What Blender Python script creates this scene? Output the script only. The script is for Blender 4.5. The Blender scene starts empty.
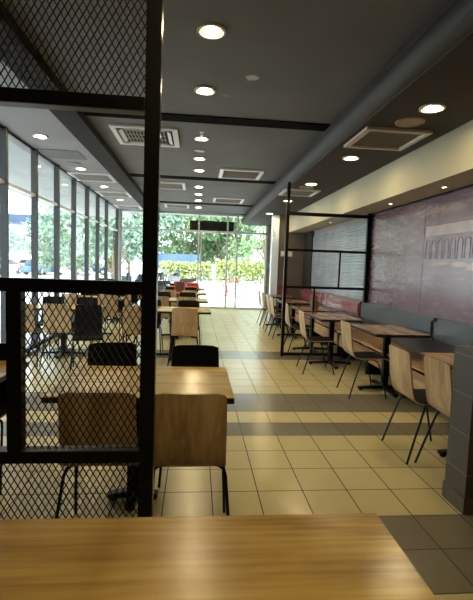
import bpy, bmesh, math, random
from mathutils import Vector, Matrix
PI = math.pi
random.seed(7)
S = bpy.context.scene
C = S.collection

# ------------------------------------------------------------------ materials
def mat(name, col, rough=.5, metal=0., spec=.5, coat=0., emit=None, es=0.):
    m = bpy.data.materials.new(name); m.use_nodes = True
    b = m.node_tree.nodes['Principled BSDF']
    b.inputs['Base Color'].default_value = (*col, 1)
    b.inputs['Roughness'].default_value = rough
    b.inputs['Metallic'].default_value = metal
    b.inputs['Specular IOR Level'].default_value = spec
    b.inputs['Coat Weight'].default_value = coat
    b.inputs['Coat Roughness'].default_value = .12
    if emit:
        b.inputs['Emission Color'].default_value = (*emit, 1)
        b.inputs['Emission Strength'].default_value = es
    return m

def N(m, t, **kw):
    n = m.node_tree.nodes.new(t)
    for k, v in kw.items(): setattr(n, k, v)
    return n
def L(m, a, b): m.node_tree.links.new(a, b)
def bsdf(m): return m.node_tree.nodes['Principled BSDF']
def ramp(m, stops):
    r = N(m, 'ShaderNodeValToRGB'); e = r.color_ramp.elements
    while len(e) < len(stops): e.new(.5)
    for i, (p, c) in enumerate(stops):
        e[i].position = p; e[i].color = (*c, 1)
    return r

def mottle(name, c1, c2, scale=6, rough=.6, spec=.5, bump=0., stretch=(1, 1, 1), detail=4, coat=0., metal=0.):
    m = mat(name, c1, rough, metal, spec, coat)
    tc = N(m, 'ShaderNodeTexCoord'); mp = N(m, 'ShaderNodeMapping'); mp.inputs['Scale'].default_value = stretch
    no = N(m, 'ShaderNodeTexNoise'); no.inputs['Scale'].default_value = scale; no.inputs['Detail'].default_value = detail
    L(m, tc.outputs['Object'], mp.inputs['Vector']); L(m, mp.outputs['Vector'], no.inputs['Vector'])
    r = ramp(m, [(.3, c1), (.7, c2)]); L(m, no.outputs['Fac'], r.inputs['Fac']); L(m, r.outputs['Color'], bsdf(m).inputs['Base Color'])
    if bump:
        bp = N(m, 'ShaderNodeBump'); bp.inputs['Strength'].default_value = bump; bp.inputs['Distance'].default_value = .01
        L(m, no.outputs['Fac'], bp.inputs['Height']); L(m, bp.outputs['Normal'], bsdf(m).inputs['Normal'])
    return m

def wood(name, dark, mid, light, axis='X', rough=.4, coat=.0, scale=1., spec=.5):
    m = mat(name, mid, rough, 0, spec, coat)
    tc = N(m, 'ShaderNodeTexCoord'); oi = N(m, 'ShaderNodeObjectInfo')
    ad = N(m, 'ShaderNodeVectorMath', operation='ADD'); sc_ = N(m, 'ShaderNodeVectorMath', operation='SCALE'); sc_.inputs['Scale'].default_value = 37.
    cb = N(m, 'ShaderNodeCombineXYZ')
    for k in range(3): L(m, oi.outputs['Random'], cb.inputs[k])
    L(m, cb.outputs['Vector'], sc_.inputs[0]); L(m, tc.outputs['Object'], ad.inputs[0]); L(m, sc_.outputs['Vector'], ad.inputs[1])
    def noise(st, s, det, dist=0.):
        mp = N(m, 'ShaderNodeMapping'); mp.inputs['Scale'].default_value = st
        n = N(m, 'ShaderNodeTexNoise'); n.inputs['Scale'].default_value = s; n.inputs['Detail'].default_value = det; n.inputs['Distortion'].default_value = dist
        L(m, ad.outputs['Vector'], mp.inputs['Vector']); L(m, mp.outputs['Vector'], n.inputs['Vector']); return n
    a = {'X': 0, 'Y': 1, 'Z': 2}[axis]
    st1 = [1, 1, 1]; st1[a] = .12
    st2 = [1, 1, 1]; st2[a] = .03
    n1 = noise(st1, 9*scale, 5, .6); n2 = noise(st2, 55*scale, 4, .2); n3 = noise([1, 1, 1], 2.2*scale, 3, .4)
    mx = N(m, 'ShaderNodeMix'); mx.data_type = 'FLOAT'; mx.inputs[0].default_value = .34
    L(m, n1.outputs['Fac'], mx.inputs[2]); L(m, n2.outputs['Fac'], mx.inputs[3])
    mx2 = N(m, 'ShaderNodeMix'); mx2.data_type = 'FLOAT'; mx2.inputs[0].default_value = .22
    L(m, mx.outputs[0], mx2.inputs[2]); L(m, n3.outputs['Fac'], mx2.inputs[3])
    r = ramp(m, [(.40, dark), (.5, mid), (.60, light)]); L(m, mx2.outputs[0], r.inputs['Fac'])
    L(m, r.outputs['Color'], bsdf(m).inputs['Base Color'])
    bp = N(m, 'ShaderNodeBump'); bp.inputs['Strength'].default_value = .06; bp.inputs['Distance'].default_value = .004
    L(m, n2.outputs['Fac'], bp.inputs['Height']); L(m, bp.outputs['Normal'], bsdf(m).inputs['Normal'])
    return m

M = {}
M['black'] = mottle('black_powder_coat', (.003, .003, .0033), (.005, .0048, .0048), 40, .3, .2)
M['black_tube'] = mat('black_tube_paint', (.004, .004, .0044), .35, 0, .22)
M['black_pad'] = mottle('black_seat_laminate', (.007, .007, .008), (.011, .011, .012), 60, .55, .1)
M['edge'] = mat('black_table_edge', (.01, .009, .008), .45)
M['oak_table'] = wood('oak_laminate_table', (.37, .215, .055), (.61, .38, .10), (.75, .51, .15), 'X', .235, .0, spec=.6)
M['oak_back'] = wood('oak_laminate_chair', (.29, .18, .085), (.46, .305, .155), (.60, .43, .24), 'Z', .3, scale=.8, spec=.65)
M['walnut_table'] = wood('brown_laminate_table', (.17, .095, .06), (.30, .175, .11), (.42, .26, .17), 'Y', .26)
M['bench_wood'] = wood('bench_board_wood', (.24, .12, .05), (.40, .22, .09), (.54, .33, .15), 'Y', .35)
M['steel'] = mat('brushed_steel', (.6, .6, .6), .35, 1.)
M['mullion'] = mottle('grey_window_aluminium', (.045, .047, .05), (.06, .062, .066), 30, .45, .4)
M['alu'] = mat('pale_aluminium', (.62, .64, .64), .35, .3)
M['ceil_left'] = mottle('grey_ceiling_paint', (.25, .255, .275), (.30, .305, .325), 1.3, .75, .3)
M['ceil_dark'] = mottle('dark_ceiling_paint', (.042, .037, .036), (.052, .046, .044), 2., .7, .25)
M['beam'] = mottle('charcoal_beam_paint', (.022, .020, .019), (.030, .027, .025), 3., .8, .15)
M['strip'] = mat('black_ceiling_strip', (.004, .004, .004), .95, 0, .05)
M['duct'] = mottle('grey_bulkhead_paint', (.047, .045, .044), (.058, .056, .055), 2.5, .6, .25)
M['beige'] = mottle('beige_wall_paint', (.39, .36, .26), (.44, .405, .295), 1.2, .65, .3)
M['brown_wall'] = mottle('brown_wall_paint', (.12, .09, .07), (.15, .115, .09), 1.6, .5)
M['grey_wall'] = mottle('grey_wall_paint', (.18, .17, .155), (.22, .21, .19), 1.5, .6)
M['olive_pillar'] = mottle('taupe_pillar_paint', (.20, .17, .115), (.25, .21, .15), 1.5, .6)
M['white_paint'] = mottle('white_column_paint', (.74, .84, .95), (.78, .88, .98), 2, .35)
M['vent'] = mat('vent_frame_paint', (.55, .5, .44), .4)
M['vent_white'] = mat('cassette_frame_plastic', (.6, .6, .6), .35)
M['vent_slat'] = mat('vent_slat_paint', (.30, .29, .285), .5)
M['vent_dark'] = mat('vent_shadow_gap', (.012, .012, .012), .7)
M['trim'] = mat('downlight_trim', (.55, .53, .48), .35)
M['lens'] = mat('downlight_lens', (.9, .85, .7), .4, emit=(1., .80, .42), es=150.)
M['halo_ring'] = mat('halo_glow', (.7, .6, .3), .3, 0, .5, emit=(1., .78, .26), es=.55)  # emission paints the yellow halo around the lens
M['lens_small'] = mat('small_downlight_lens', (.9, .85, .7), .4, emit=(1., .84, .55), es=90.)
M['speaker'] = mottle('speaker_cloth', (.34, .29, .22), (.40, .34, .26), 200, .8)
M['speaker_grey'] = mottle('grey_speaker_cloth', (.25, .255, .27), (.29, .295, .31), 200, .8)
M['cushion_grey'] = mottle('blue_grey_upholstery', (.055, .07, .085), (.072, .088, .104), 8, .24, .8)
M['cushion_red'] = mottle('red_upholstery', (.19, .05, .06), (.24, .065, .08), 8, .18, 1.)
M['dark_panel'] = mottle('dark_bench_panel', (.05, .048, .05), (.07, .066, .066), 5, .45)
M['rib'] = mottle('blue_grey_ribbed_panel', (.24, .27, .31), (.30, .33, .37), 3, .22, .8)
M['plate'] = mat('white_switch_plastic', (.72, .66, .6), .4)
M['sticker'] = mat('blue_sticker', (.12, .33, .62), .5)
M['box_brown'] = mottle('brown_board', (.20, .10, .05), (.25, .13, .07), 10, .5)
M['menu_red'] = mat('red_card', (.60, .03, .03), .5)
M['menu_dark'] = mottle('dark_printed_card', (.03, .018, .014), (.10, .06, .04), 30, .4)
M['red'] = mat('red_plastic', (.65, .02, .025), .35)
M['white_card'] = mat('white_card', (.8, .8, .78), .6)
M['rubber'] = mat('black_rubber', (.012, .012, .012), .8)
M['back_wall'] = mottle('dark_back_wall', (.10, .085, .07), (.13, .11, .09), 1, .6)
# exterior
M['paving'] = mottle('pale_concrete', (.62, .60, .57), (.72, .70, .67), .8, .8)
M['asphalt'] = mottle('grey_asphalt', (.22, .22, .23), (.30, .30, .31), 1.2, .85)
M['bark'] = mottle('tree_bark', (.16, .11, .08), (.26, .19, .13), 8, .9)
M['chrome'] = mat('chrome', (.75, .75, .75), .15, 1.)
M['auto_glass'] = mat('dark_vehicle_glass', (.04, .055, .06), .08)
M['concrete_blue'] = mottle('blue_grey_concrete', (.06, .09, .15), (.08, .11, .18), .4, .8)
M['canopy'] = mottle('canopy_soffit_paint', (.36, .385, .39), (.40, .425, .43), .7, .7)
M['blue_sheet'] = mottle('blue_hoarding_paint', (.10, .17, .36), (.15, .23, .44), .6, .5)
M['building'] = mottle('pale_building_render', (.62, .62, .60), (.72, .72, .70), .5, .8)
M['tyre'] = M['rubber']

def leafmat(name, a, b):
    m = mat(name, a, .6)
    oi = N(m, 'ShaderNodeTexCoord'); no = N(m, 'ShaderNodeTexNoise'); no.inputs['Scale'].default_value = 1.1; no.inputs['Detail'].default_value = 6
    L(m, oi.outputs['Object'], no.inputs['Vector']); r = ramp(m, [(.35, a), (.65, b)])
    L(m, no.outputs['Fac'], r.inputs['Fac']); L(m, r.outputs['Color'], bsdf(m).inputs['Base Color'])
    return m
M['leaf'] = leafmat('green_leaves', (.15, .25, .11), (.31, .42, .22))
M['leaf_blue'] = leafmat('blue_green_leaves', (.18, .29, .21), (.33, .44, .35))
M['leaf_yellow'] = leafmat('yellow_green_leaves', (.34, .40, .12), (.56, .58, .26))

def glassmat(name, tint, refl):
    m = bpy.data.materials.new(name); m.use_nodes = True; nt = m.node_tree
    for n in list(nt.nodes):
        if n.type != 'OUTPUT_MATERIAL': nt.nodes.remove(n)
    out = [n for n in nt.nodes if n.type == 'OUTPUT_MATERIAL'][0]
    t = N(m, 'ShaderNodeBsdfTransparent'); t.inputs['Color'].default_value = (*tint, 1)
    g = N(m, 'ShaderNodeBsdfGlossy'); g.inputs['Roughness'].default_value = .01
    f = N(m, 'ShaderNodeLayerWeight'); f.inputs['Blend'].default_value = .5
    pw = N(m, 'ShaderNodeMath', operation='POWER'); L(m, f.outputs['Facing'], pw.inputs[0]); pw.inputs[1].default_value = 5.
    ml = N(m, 'ShaderNodeMath', operation='MULTIPLY_ADD'); L(m, pw.outputs[0], ml.inputs[0]); ml.inputs[1].default_value = refl; ml.inputs[2].default_value = .025
    mx = N(m, 'ShaderNodeMixShader')
    L(m, ml.outputs[0], mx.inputs['Fac']); L(m, t.outputs[0], mx.inputs[1]); L(m, g.outputs[0], mx.inputs[2]); L(m, mx.outputs[0], out.inputs['Surface'])
    return m
M['glass'] = glassmat('clear_window_glass', (.94, .975, .98), .4)
M['glass_green'] = glassmat('green_tinted_glass', (.92, .975, .96), .4)

# floor tiles
TX, TX0, TY, TY0 = .2985, .434, .305, 2.052
def floormat():
    m = mat('floor_tiles', (.5, .45, .3), .2, 0, .65)
    tc = N(m, 'ShaderNodeTexCoord'); sp = N(m, 'ShaderNodeSeparateXYZ'); L(m, tc.outputs['Object'], sp.inputs[0])
    def math_(op, a, b=None):
        n = N(m, 'ShaderNodeMath', operation=op)
        for i, v in enumerate((a, b)):
            if v is None: continue
            if isinstance(v, (int, float)): n.inputs[i].default_value = v
            else: L(m, v, n.inputs[i])
        return n.outputs[0]
    u = math_('DIVIDE', math_('SUBTRACT', sp.outputs['X'], TX0), TX)
    v = math_('DIVIDE', math_('SUBTRACT', sp.outputs['Y'], TY0), TY)
    iu, iv = math_('FLOOR', u), math_('FLOOR', v)
    fu, fv = math_('SUBTRACT', u, iu), math_('SUBTRACT', v, iv)
    du = math_('MINIMUM', fu, math_('SUBTRACT', 1., fu)); dv = math_('MINIMUM', fv, math_('SUBTRACT', 1., fv))
    d = math_('MINIMUM', du, dv)
    grout = math_('LESS_THAN', d, .0115)
    dark = None
    for k in (-8, -7, -1, 0, 5, 7, 8, 15, 16):
        e = math_('COMPARE', iv, k); e.node.inputs[2].default_value = .1
        dark = e if dark is None else math_('MAXIMUM', dark, e)
    cb = N(m, 'ShaderNodeCombineXYZ'); L(m, iu, cb.inputs[0]); L(m, iv, cb.inputs[1])
    wn = N(m, 'ShaderNodeTexWhiteNoise'); wn.noise_dimensions = '2D'; L(m, cb.outputs[0], wn.inputs['Vector'])
    no = N(m, 'ShaderNodeTexNoise'); no.inputs['Scale'].default_value = 5; no.inputs['Detail'].default_value = 5; L(m, tc.outputs['Object'], no.inputs['Vector'])
    rc = ramp(m, [(.0, (.62, .515, .255)), (1., (.71, .595, .31))]); rd = ramp(m, [(.0, (.20, .172, .12)), (1., (.25, .215, .152))])
    vv = math_('ADD', math_('MULTIPLY', wn.outputs['Value'], .5), math_('MULTIPLY', no.outputs['Fac'], .5))
    L(m, vv, rc.inputs['Fac']); L(m, vv, rd.inputs['Fac'])
    m1 = N(m, 'ShaderNodeMix'); m1.data_type = 'RGBA'; L(m, dark, m1.inputs[0]); L(m, rc.outputs['Color'], m1.inputs[6]); L(m, rd.outputs['Color'], m1.inputs[7])
    m2 = N(m, 'ShaderNodeMix'); m2.data_type = 'RGBA'; L(m, grout, m2.inputs[0]); L(m, m1.outputs[2], m2.inputs[6]); m2.inputs[7].default_value = (.035, .028, .019, 1)
    L(m, m2.outputs[2], bsdf(m).inputs['Base Color'])
    rr = math_('ADD', math_('MULTIPLY', grout, .5), math_('ADD', .17, math_('MULTIPLY', no.outputs['Fac'], .12)))
    L(m, rr, bsdf(m).inputs['Roughness'])
    bp = N(m, 'ShaderNodeBump'); bp.inputs['Strength'].default_value = .25; bp.inputs['Distance'].default_value = .003
    L(m, math_('SUBTRACT', 1., grout), bp.inputs['Height']); L(m, bp.outputs['Normal'], bsdf(m).inputs['Normal'])
    return m
M['floor'] = floormat()

def tilemat(name, c1, c2, grout, sx, sz, off=(0, 0)):
    m = mat(name, c1, .35)
    tc = N(m, 'ShaderNodeTexCoord'); sp = N(m, 'ShaderNodeSeparateXYZ'); L(m, tc.outputs['Object'], sp.inputs[0])
    ad = N(m, 'ShaderNodeMath', operation='ADD'); L(m, sp.outputs['X'], ad.inputs[0]); L(m, sp.outputs['Y'], ad.inputs[1])
    cb = N(m, 'ShaderNodeCombineXYZ'); L(m, ad.outputs[0], cb.inputs[0]); L(m, sp.outputs['Z'], cb.inputs[1])
    br = N(m, 'ShaderNodeTexBrick'); br.offset = 0.; br.inputs['Scale'].default_value = 1.
    br.inputs['Brick Width'].default_value = sx; br.inputs['Row Height'].default_value = sz
    br.inputs['Mortar Size'].default_value = .003; br.inputs['Color1'].default_value = (*c1, 1); br.inputs['Color2'].default_value = (*c2, 1); br.inputs['Mortar'].default_value = (*grout, 1)
    L(m, cb.outputs[0], br.inputs['Vector']); L(m, br.outputs['Color'], bsdf(m).inputs['Base Color'])
    return m
M['pillar_tile'] = tilemat('dark_wall_tiles', (.044, .037, .031), (.053, .045, .037), (.15, .135, .118), .33, .24)
M['skirt_tile'] = tilemat('skirting_tiles', (.075, .064, .053), (.09, .076, .062), (.04, .035, .03), .2, .2)

def ceilmat():
    m = mottle('main_ceiling_paint', (.138, .142, .150), (.168, .172, .18), 1.4, .7, .3)
    # one flaked white paint scar and a fainter smudge on the ceiling
    b = bsdf(m); src = b.inputs['Base Color'].links[0].from_socket
    tc = N(m, 'ShaderNodeTexCoord')
    no = N(m, 'ShaderNodeTexNoise'); no.inputs['Scale'].default_value = 34; no.inputs['Detail'].default_value = 8; no.inputs['Roughness'].default_value = .7
    L(m, tc.outputs['Object'], no.inputs['Vector'])
    cur = src
    for (cx, cy, r0, amt, colr) in ((.45, 4.0, .13, .9, (.62, .62, .62)), (.24, 4.45, .09, .35, (.3, .3, .3))):
        sub = N(m, 'ShaderNodeVectorMath', operation='DISTANCE'); L(m, tc.outputs['Object'], sub.inputs[0]); sub.inputs[1].default_value = (cx, cy, 3.15)
        mr = N(m, 'ShaderNodeMapRange'); mr.inputs['From Min'].default_value = r0; mr.inputs['From Max'].default_value = r0*.1
        L(m, sub.outputs['Value'], mr.inputs['Value'])
        mu = N(m, 'ShaderNodeMath', operation='MULTIPLY'); L(m, mr.outputs['Result'], mu.inputs[0]); L(m, no.outputs['Fac'], mu.inputs[1])
        gt = N(m, 'ShaderNodeMapRange'); gt.inputs['From Min'].default_value = .27; gt.inputs['From Max'].default_value = .36; gt.inputs['To Max'].default_value = amt
        L(m, mu.outputs[0], gt.inputs['Value'])
        mx = N(m, 'ShaderNodeMix'); mx.data_type = 'RGBA'; L(m, gt.outputs['Result'], mx.inputs[0]); L(m, cur, mx.inputs[6]); mx.inputs[7].default_value = (*colr, 1)
        cur = mx.outputs[2]
    L(m, cur, b.inputs['Base Color'])
    return m
M['ceil'] = ceilmat()

def postermat():
    m = mat('mauve_wall_print', (.16, .05, .07), .26, 0, 1., .35)
    bsdf(m).inputs['Coat Roughness'].default_value = .2
    tc = N(m, 'ShaderNodeTexCoord')
    n1 = N(m, 'ShaderNodeTexNoise'); n1.inputs['Scale'].default_value = 1.6; n1.inputs['Detail'].default_value = 3
    L(m, tc.outputs['Object'], n1.inputs['Vector'])
    mp = N(m, 'ShaderNodeMapping'); mp.inputs['Scale'].default_value = (1, .6, 2.4); L(m, tc.outputs['Object'], mp.inputs['Vector'])
    n2 = N(m, 'ShaderNodeTexNoise'); n2.inputs['Scale'].default_value = 5; n2.inputs['Detail'].default_value = 6; n2.inputs['Distortion'].default_value = 1.2
    L(m, mp.outputs['Vector'], n2.inputs['Vector'])
    r1 = ramp(m, [(.3, (.095, .038, .055)), (.7, (.135, .066, .09))]); L(m, n1.outputs['Fac'], r1.inputs['Fac'])
    mr = N(m, 'ShaderNodeMapRange'); mr.inputs['From Min'].default_value = .5; mr.inputs['From Max'].default_value = .75; mr.inputs['To Max'].default_value = .35
    L(m, n2.outputs['Fac'], mr.inputs['Value'])
    mx = N(m, 'ShaderNodeMix'); mx.data_type = 'RGBA'; L(m, mr.outputs['Result'], mx.inputs[0]); L(m, r1.outputs['Color'], mx.inputs[6]); mx.inputs[7].default_value = (.30, .27, .34, 1)
    L(m, mx.outputs[2], bsdf(m).inputs['Base Color'])
    return m
M['poster'] = postermat()
M['tone_pale'] = mottle('pale_tone', (.24, .18, .18), (.30, .24, .23), 6, .26, 1., coat=.35)  # glossy tones for the band, arches and streaks on the sheet
M['tone_grey'] = mottle('grey_tone', (.17, .09, .11), (.21, .125, .145), 9, .26, 1., coat=.35)
M['tone_warm'] = mottle('warm_tone', (.28, .15, .12), (.36, .21, .17), 14, .26, 1., coat=.35)

# ------------------------------------------------------------------ mesh builder
class MB:
    def __init__(s): s.bm = bmesh.new()
    def box(s, x0, x1, y0, y1, z0, z1, bevel=0.):
        r = bmesh.ops.create_cube(s.bm, size=1.)
        vs = r['verts']
        for v in vs:
            v.co = Vector(((x0+x1)/2 + v.co.x*(x1-x0), (y0+y1)/2 + v.co.y*(y1-y0), (z0+z1)/2 + v.co.z*(z1-z0)))
        if bevel:
            es = list({e for v in vs for e in v.link_edges})
            bmesh.ops.bevel(s.bm, geom=es, offset=bevel, segments=2, affect='EDGES')
        return s
    def bar(s, a, b, w, h, up=(0, 0, 1)):
        a, b = Vector(a), Vector(b); d = (b-a); ln = d.length; d.normalize()
        u = Vector(up); sx = d.cross(u)
        if sx.length < 1e-4: sx = d.cross(Vector((1, 0, 0)))
        sx.normalize(); u = sx.cross(d)
        r = bmesh.ops.create_cube(s.bm, size=1.)
        for v in r['verts']:
            c = v.co.copy(); v.co = (a+b)/2 + d*(c.y*ln) + sx*(c.x*w) + u*(c.z*h)
        return s
    def tube(s, pts, r, seg=8, close=False):
        P = [Vector(p) for p in pts]; n = len(P); rings = []
        prev = None
        for i, p in enumerate(P):
            if close: t = (P[(i+1) % n]-P[i-1])
            elif i == 0: t = P[1]-P[0]
            elif i == n-1: t = P[-1]-P[-2]
            else: t = (P[i+1]-P[i]).normalized() + (P[i]-P[i-1]).normalized()
            t.normalize()
            if prev is None:
                ref = Vector((0, 0, 1)) if abs(t.z) < .9 else Vector((1, 0, 0))
            else: ref = prev
            u = (ref - t*ref.dot(t))
            if u.length < 1e-5: u = t.orthogonal()
            u.normalize(); w = t.cross(u); prev = u
            rr = r[i] if isinstance(r, (list, tuple)) else r
            rings.append([s.bm.verts.new(p + (u*math.cos(2*PI*k/seg)+w*math.sin(2*PI*k/seg))*rr) for k in range(seg)])
        m = n if close else n-1
        for i in range(m):
            A, B = rings[i], rings[(i+1) % n]
            for k in range(seg): s.bm.faces.new((A[k], A[(k+1) % seg], B[(k+1) % seg], B[k]))
        if not close:
            s.bm.faces.new(rings[0][::-1]); s.bm.faces.new(rings[-1])
        return s
    def lathe(s, prof, seg=24, c=(0, 0, 0)):
        rings = []
        for (r, z) in prof:
            if r < 1e-6: rings.append([s.bm.verts.new((c[0], c[1], c[2]+z))])
            else: rings.append([s.bm.verts.new((c[0]+r*math.cos(2*PI*k/seg), c[1]+r*math.sin(2*PI*k/seg), c[2]+z)) for k in range(seg)])
        for A, B in zip(rings, rings[1:]):
            for k in range(seg):
                q = [A[k % len(A)], A[(k+1) % len(A)], B[(k+1) % len(B)], B[k % len(B)]]
                u = []
                for v in q:
                    if v not in u: u.append(v)
                if len(u) > 2: s.bm.faces.new(u)
        return s
    def prism(s, prof, axis, a, b, bevel=0.):
        """closed 2-D profile extruded along axis: 'X' -> prof is (y,z), 'Y' -> (x,z), 'Z' -> (x,y)"""
        def P(p, t): return {'X': (t, p[0], p[1]), 'Y': (p[0], t, p[1]), 'Z': (p[0], p[1], t)}[axis]
        A = [s.bm.verts.new(P(p, a)) for p in prof]; B = [s.bm.verts.new(P(p, b)) for p in prof]
        n = len(prof); fs = [s.bm.faces.new(A), s.bm.faces.new(B)]
        for i in range(n): s.bm.faces.new((A[i], A[(i+1) % n], B[(i+1) % n], B[i]))
        if bevel:
            es = list({e for f in fs for e in f.edges})
            bmesh.ops.bevel(s.bm, geom=es, offset=bevel, segments=2, affect='EDGES')
        return s
    def build(s, name, m, parent=None, smooth=False, loc=None):
        bm = s.bm
        bmesh.ops.recalc_face_normals(bm, faces=bm.faces[:])
        if smooth:
            for f in bm.faces: f.smooth = True
            for e in bm.edges:
                if len(e.link_faces) == 2 and e.calc_face_angle(0) > .7: e.smooth = False
        me = bpy.data.meshes.new(name); bm.to_mesh(me); bm.free()
        me.materials.append(m)
        o = bpy.data.objects.new(name, me); C.objects.link(o)
        if parent: o.parent = parent
        if loc: o.location = loc
        return o

def thing(name, label, cat, loc=(0, 0, 0), rz=0., group=None):
    o = bpy.data.objects.new(name, None); o.empty_display_size = .1; C.objects.link(o)
    o.location = loc; o.rotation_euler = (0, 0, rz)
    o['label'] = label; o['category'] = cat
    if group: o['group'] = group
    return o
def tag(o, label, cat, group=None, kind=None):
    o['label'] = label; o['category'] = cat
    if group: o['group'] = group
    if kind: o['kind'] = kind
    return o
def struct(o, label=None):
    o['kind'] = 'structure'
    if label: o['label'] = label
    return o
def dup(root, loc, rz, label, group=None):
    def cp(o, parent):
        c = o.copy(); C.objects.link(c); c.parent = parent
        for ch in list(o.children): cp(ch, c)
        return c
    r = cp(root, None); r.location = loc; r.rotation_euler = (0, 0, rz); r['label'] = label
    if group: r['group'] = group
    return r
def recat(r, label, group=None): r['label'] = label

# ------------------------------------------------------------------ the room
XL, XR, YB, YF, ZC, ZR = -2.6, 2.85, -3.0, 14.4, 3.15, 2.82
struct(MB().box(XL-.1, 3.4, YB, YF+.1, -.12, 0).build('floor', M['floor']), 'glossy cream tiled floor with dark brown tile bands')
struct(MB().box(-1.48, 1.6, YB, YF, ZC, ZC+.25).build('ceiling', M['ceil']), 'dark grey painted ceiling above the aisle')
struct(MB().box(XL-.15, -1.48, YB, YF, ZC, ZC+.25).build('ceiling', M['ceil_left']), 'grey ceiling strip along the window side')
struct(MB().box(1.52, 3.4, YB, YF, ZR, ZC+.25).build('ceiling', M['ceil_dark']), 'lower dark ceiling above the bench side')
struct(MB().box(-1.62, -1.34, YB, YF, ZC-.1, ZC+.02).build('trim_1', M['beam']), 'dark flat beam running along the ceiling')
n_trim = 2
for y in (-1.93, 1.57, 5.07, 8.57, 12.07):
    struct(MB().box(-1.34, 1.52, y, y+.24, ZC-.012, ZC+.02).build('trim_%d' % n_trim, M['strip'])); n_trim += 1
# rounded bulkhead between the two ceiling levels
prof = [(1.60, ZC+.02), (1.555, ZC+.02)]
for k in range(13):
    a = PI*.62 + (PI*1.48-PI*.62)*k/12
    prof.append((1.553+.125*math.cos(a), 2.955+.125*math.sin(a)))
prof += [(1.60, 2.83), (1.66, 2.84)]
struct(MB().prism(prof, 'Y', YB, YF).build('trim_%d' % n_trim, M['duct'], smooth=True), 'rounded grey bulkhead running along the ceiling'); n_trim += 1
# beige soffit along the right wall
struct(MB().box(2.40, XR+.02, YB, 11.3, 2.385, ZR+.02).build('trim_%d' % n_trim, M['beige']), 'beige boxed soffit above the wall print'); n_trim += 1
struct(MB().box(XR, XR+.15, YB, 11.3, 0, ZR+.1).build('wall_right', M['grey_wall']))
struct(MB().box(2.12, XR+.15, 11.3, 11.45, 0, ZR+.02).build('wall_niche', M['brown_wall']), 'brown wall closing the bench bay')
struct(MB().box(3.25, 3.4, 11.45, YF, 0, ZR+.02).build('wall_side', M['grey_wall']))
struct(MB().box(1.96, 2.14, 11.26, 11.48, 0, ZR+.02, .004).build('wall_column', M['white_paint']), 'slim white column at the end of the brown wall')
struct(MB().box(2.33, 2.66, YF-.1, YF+.12, 0, ZC).build('wall_pillar', M['olive_pillar']), 'taupe pillar beside the glass front')
struct(MB().box(2.66, 3.4, YF-.05, YF+.12, 0, ZC).build('wall_front', M['grey_wall']))
struct(MB().box(XL-.1, XR+.15, YB-.15, YB, 0, ZC+.2).build('wall_back', M['back_wall']))
struct(MB().box(2.835, 2.85, YB, 11.3, 0, .1).build('baseboard_right', M['edge']))

# left window wall : one window per bay
struct(MB().box(XL-.1, XL+.02, YB, 3.84, 0, ZC+.05).build('wall_left', M['back_wall']), 'unseen dark wall added at the window side to cut rear light')  # solid wall added out of view to cut light from behind
ys = [6.0 + 1.08*k for k in range(-2, 8)]
ys[-1] = YF - .3
wi = 1
for a, b in zip(ys, ys[1:]+[YF]):
    if b - a < .2: continue
    f = MB().box(XL, XL+.09, a, a+.06, .02, ZC)
    f.box(XL+.005, XL+.06, a+.06, b, .02, .09)
    f.box(XL+.005, XL+.05, a+.06, b, ZC-.04, ZC)
    w = struct(f.build('window_%d' % wi, M['mullion'])); wi += 1
    MB().box(XL+.004, XL+.075, a+.06, b, 2.42, 2.465, .004).build('transom', M['alu'], w)['label'] = 'pale aluminium transom bar'
    MB().box(XL+.02, XL+.028, a+.06, b, .09, ZC-.04).build('glass_pane', M['glass'], w)
struct(MB().box(XL-.02, XL+.11, YF-.12, YF+.04, 0, ZC).build('trim_%d' % n_trim, M['alu']), 'pale corner post of the glazing'); n_trim += 1
# far glass front
fx = [XL+.11, -1.52, .02, .97, 1.30, 2.33]
for i, (a, b) in enumerate(zip(fx, fx[1:])):
    nm = 'door_1' if i == 2 else ('door_2' if i == 3 else 'window_%d' % wi)
    if 'window' in nm: wi += 1
    f = MB().box(a, a+.05, YF-.03, YF+.05, 0, ZC).box(a+.05, b, YF-.03, YF+.05, 0, .06).box(a+.05, b, YF-.03, YF+.05, ZC-.06, ZC)
    if i == len(fx)-2: f.box(b-.05, b, YF-.03, YF+.05, 0, ZC)
    if i == 2: f.box(a+.09, a+.13, YF-.02, YF+.04, .06, 2.5)
    w = struct(f.build(nm, M['alu']))
    MB().box(a+.05, b, YF-.03, YF+.05, 2.52, 2.585).build('transom', M['alu'], w)
    MB().box(a+.05, b, YF+.006, YF+.014, .06, ZC-.06).build('glass_pane', M['glass_green'], w)
    if 'door' in nm:
        MB().tube([(a+.2, YF-.03, .85), (a+.2, YF-.08, .87), (a+.2, YF-.08, 1.33), (a+.2, YF-.03, 1.35)], .012).build('door_handle', M['steel'], w, True)

# low tiled wall at the near right
lw = struct(MB().box(1.655, XR, 2.36, 2.57, .10, 1.0).build('wall_low', M['pillar_tile']), 'low dark tiled wall at the near right')
MB().box(1.647, XR, 2.352, 2.578, 0, .10).build('skirting', M['skirt_tile'], lw)

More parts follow.
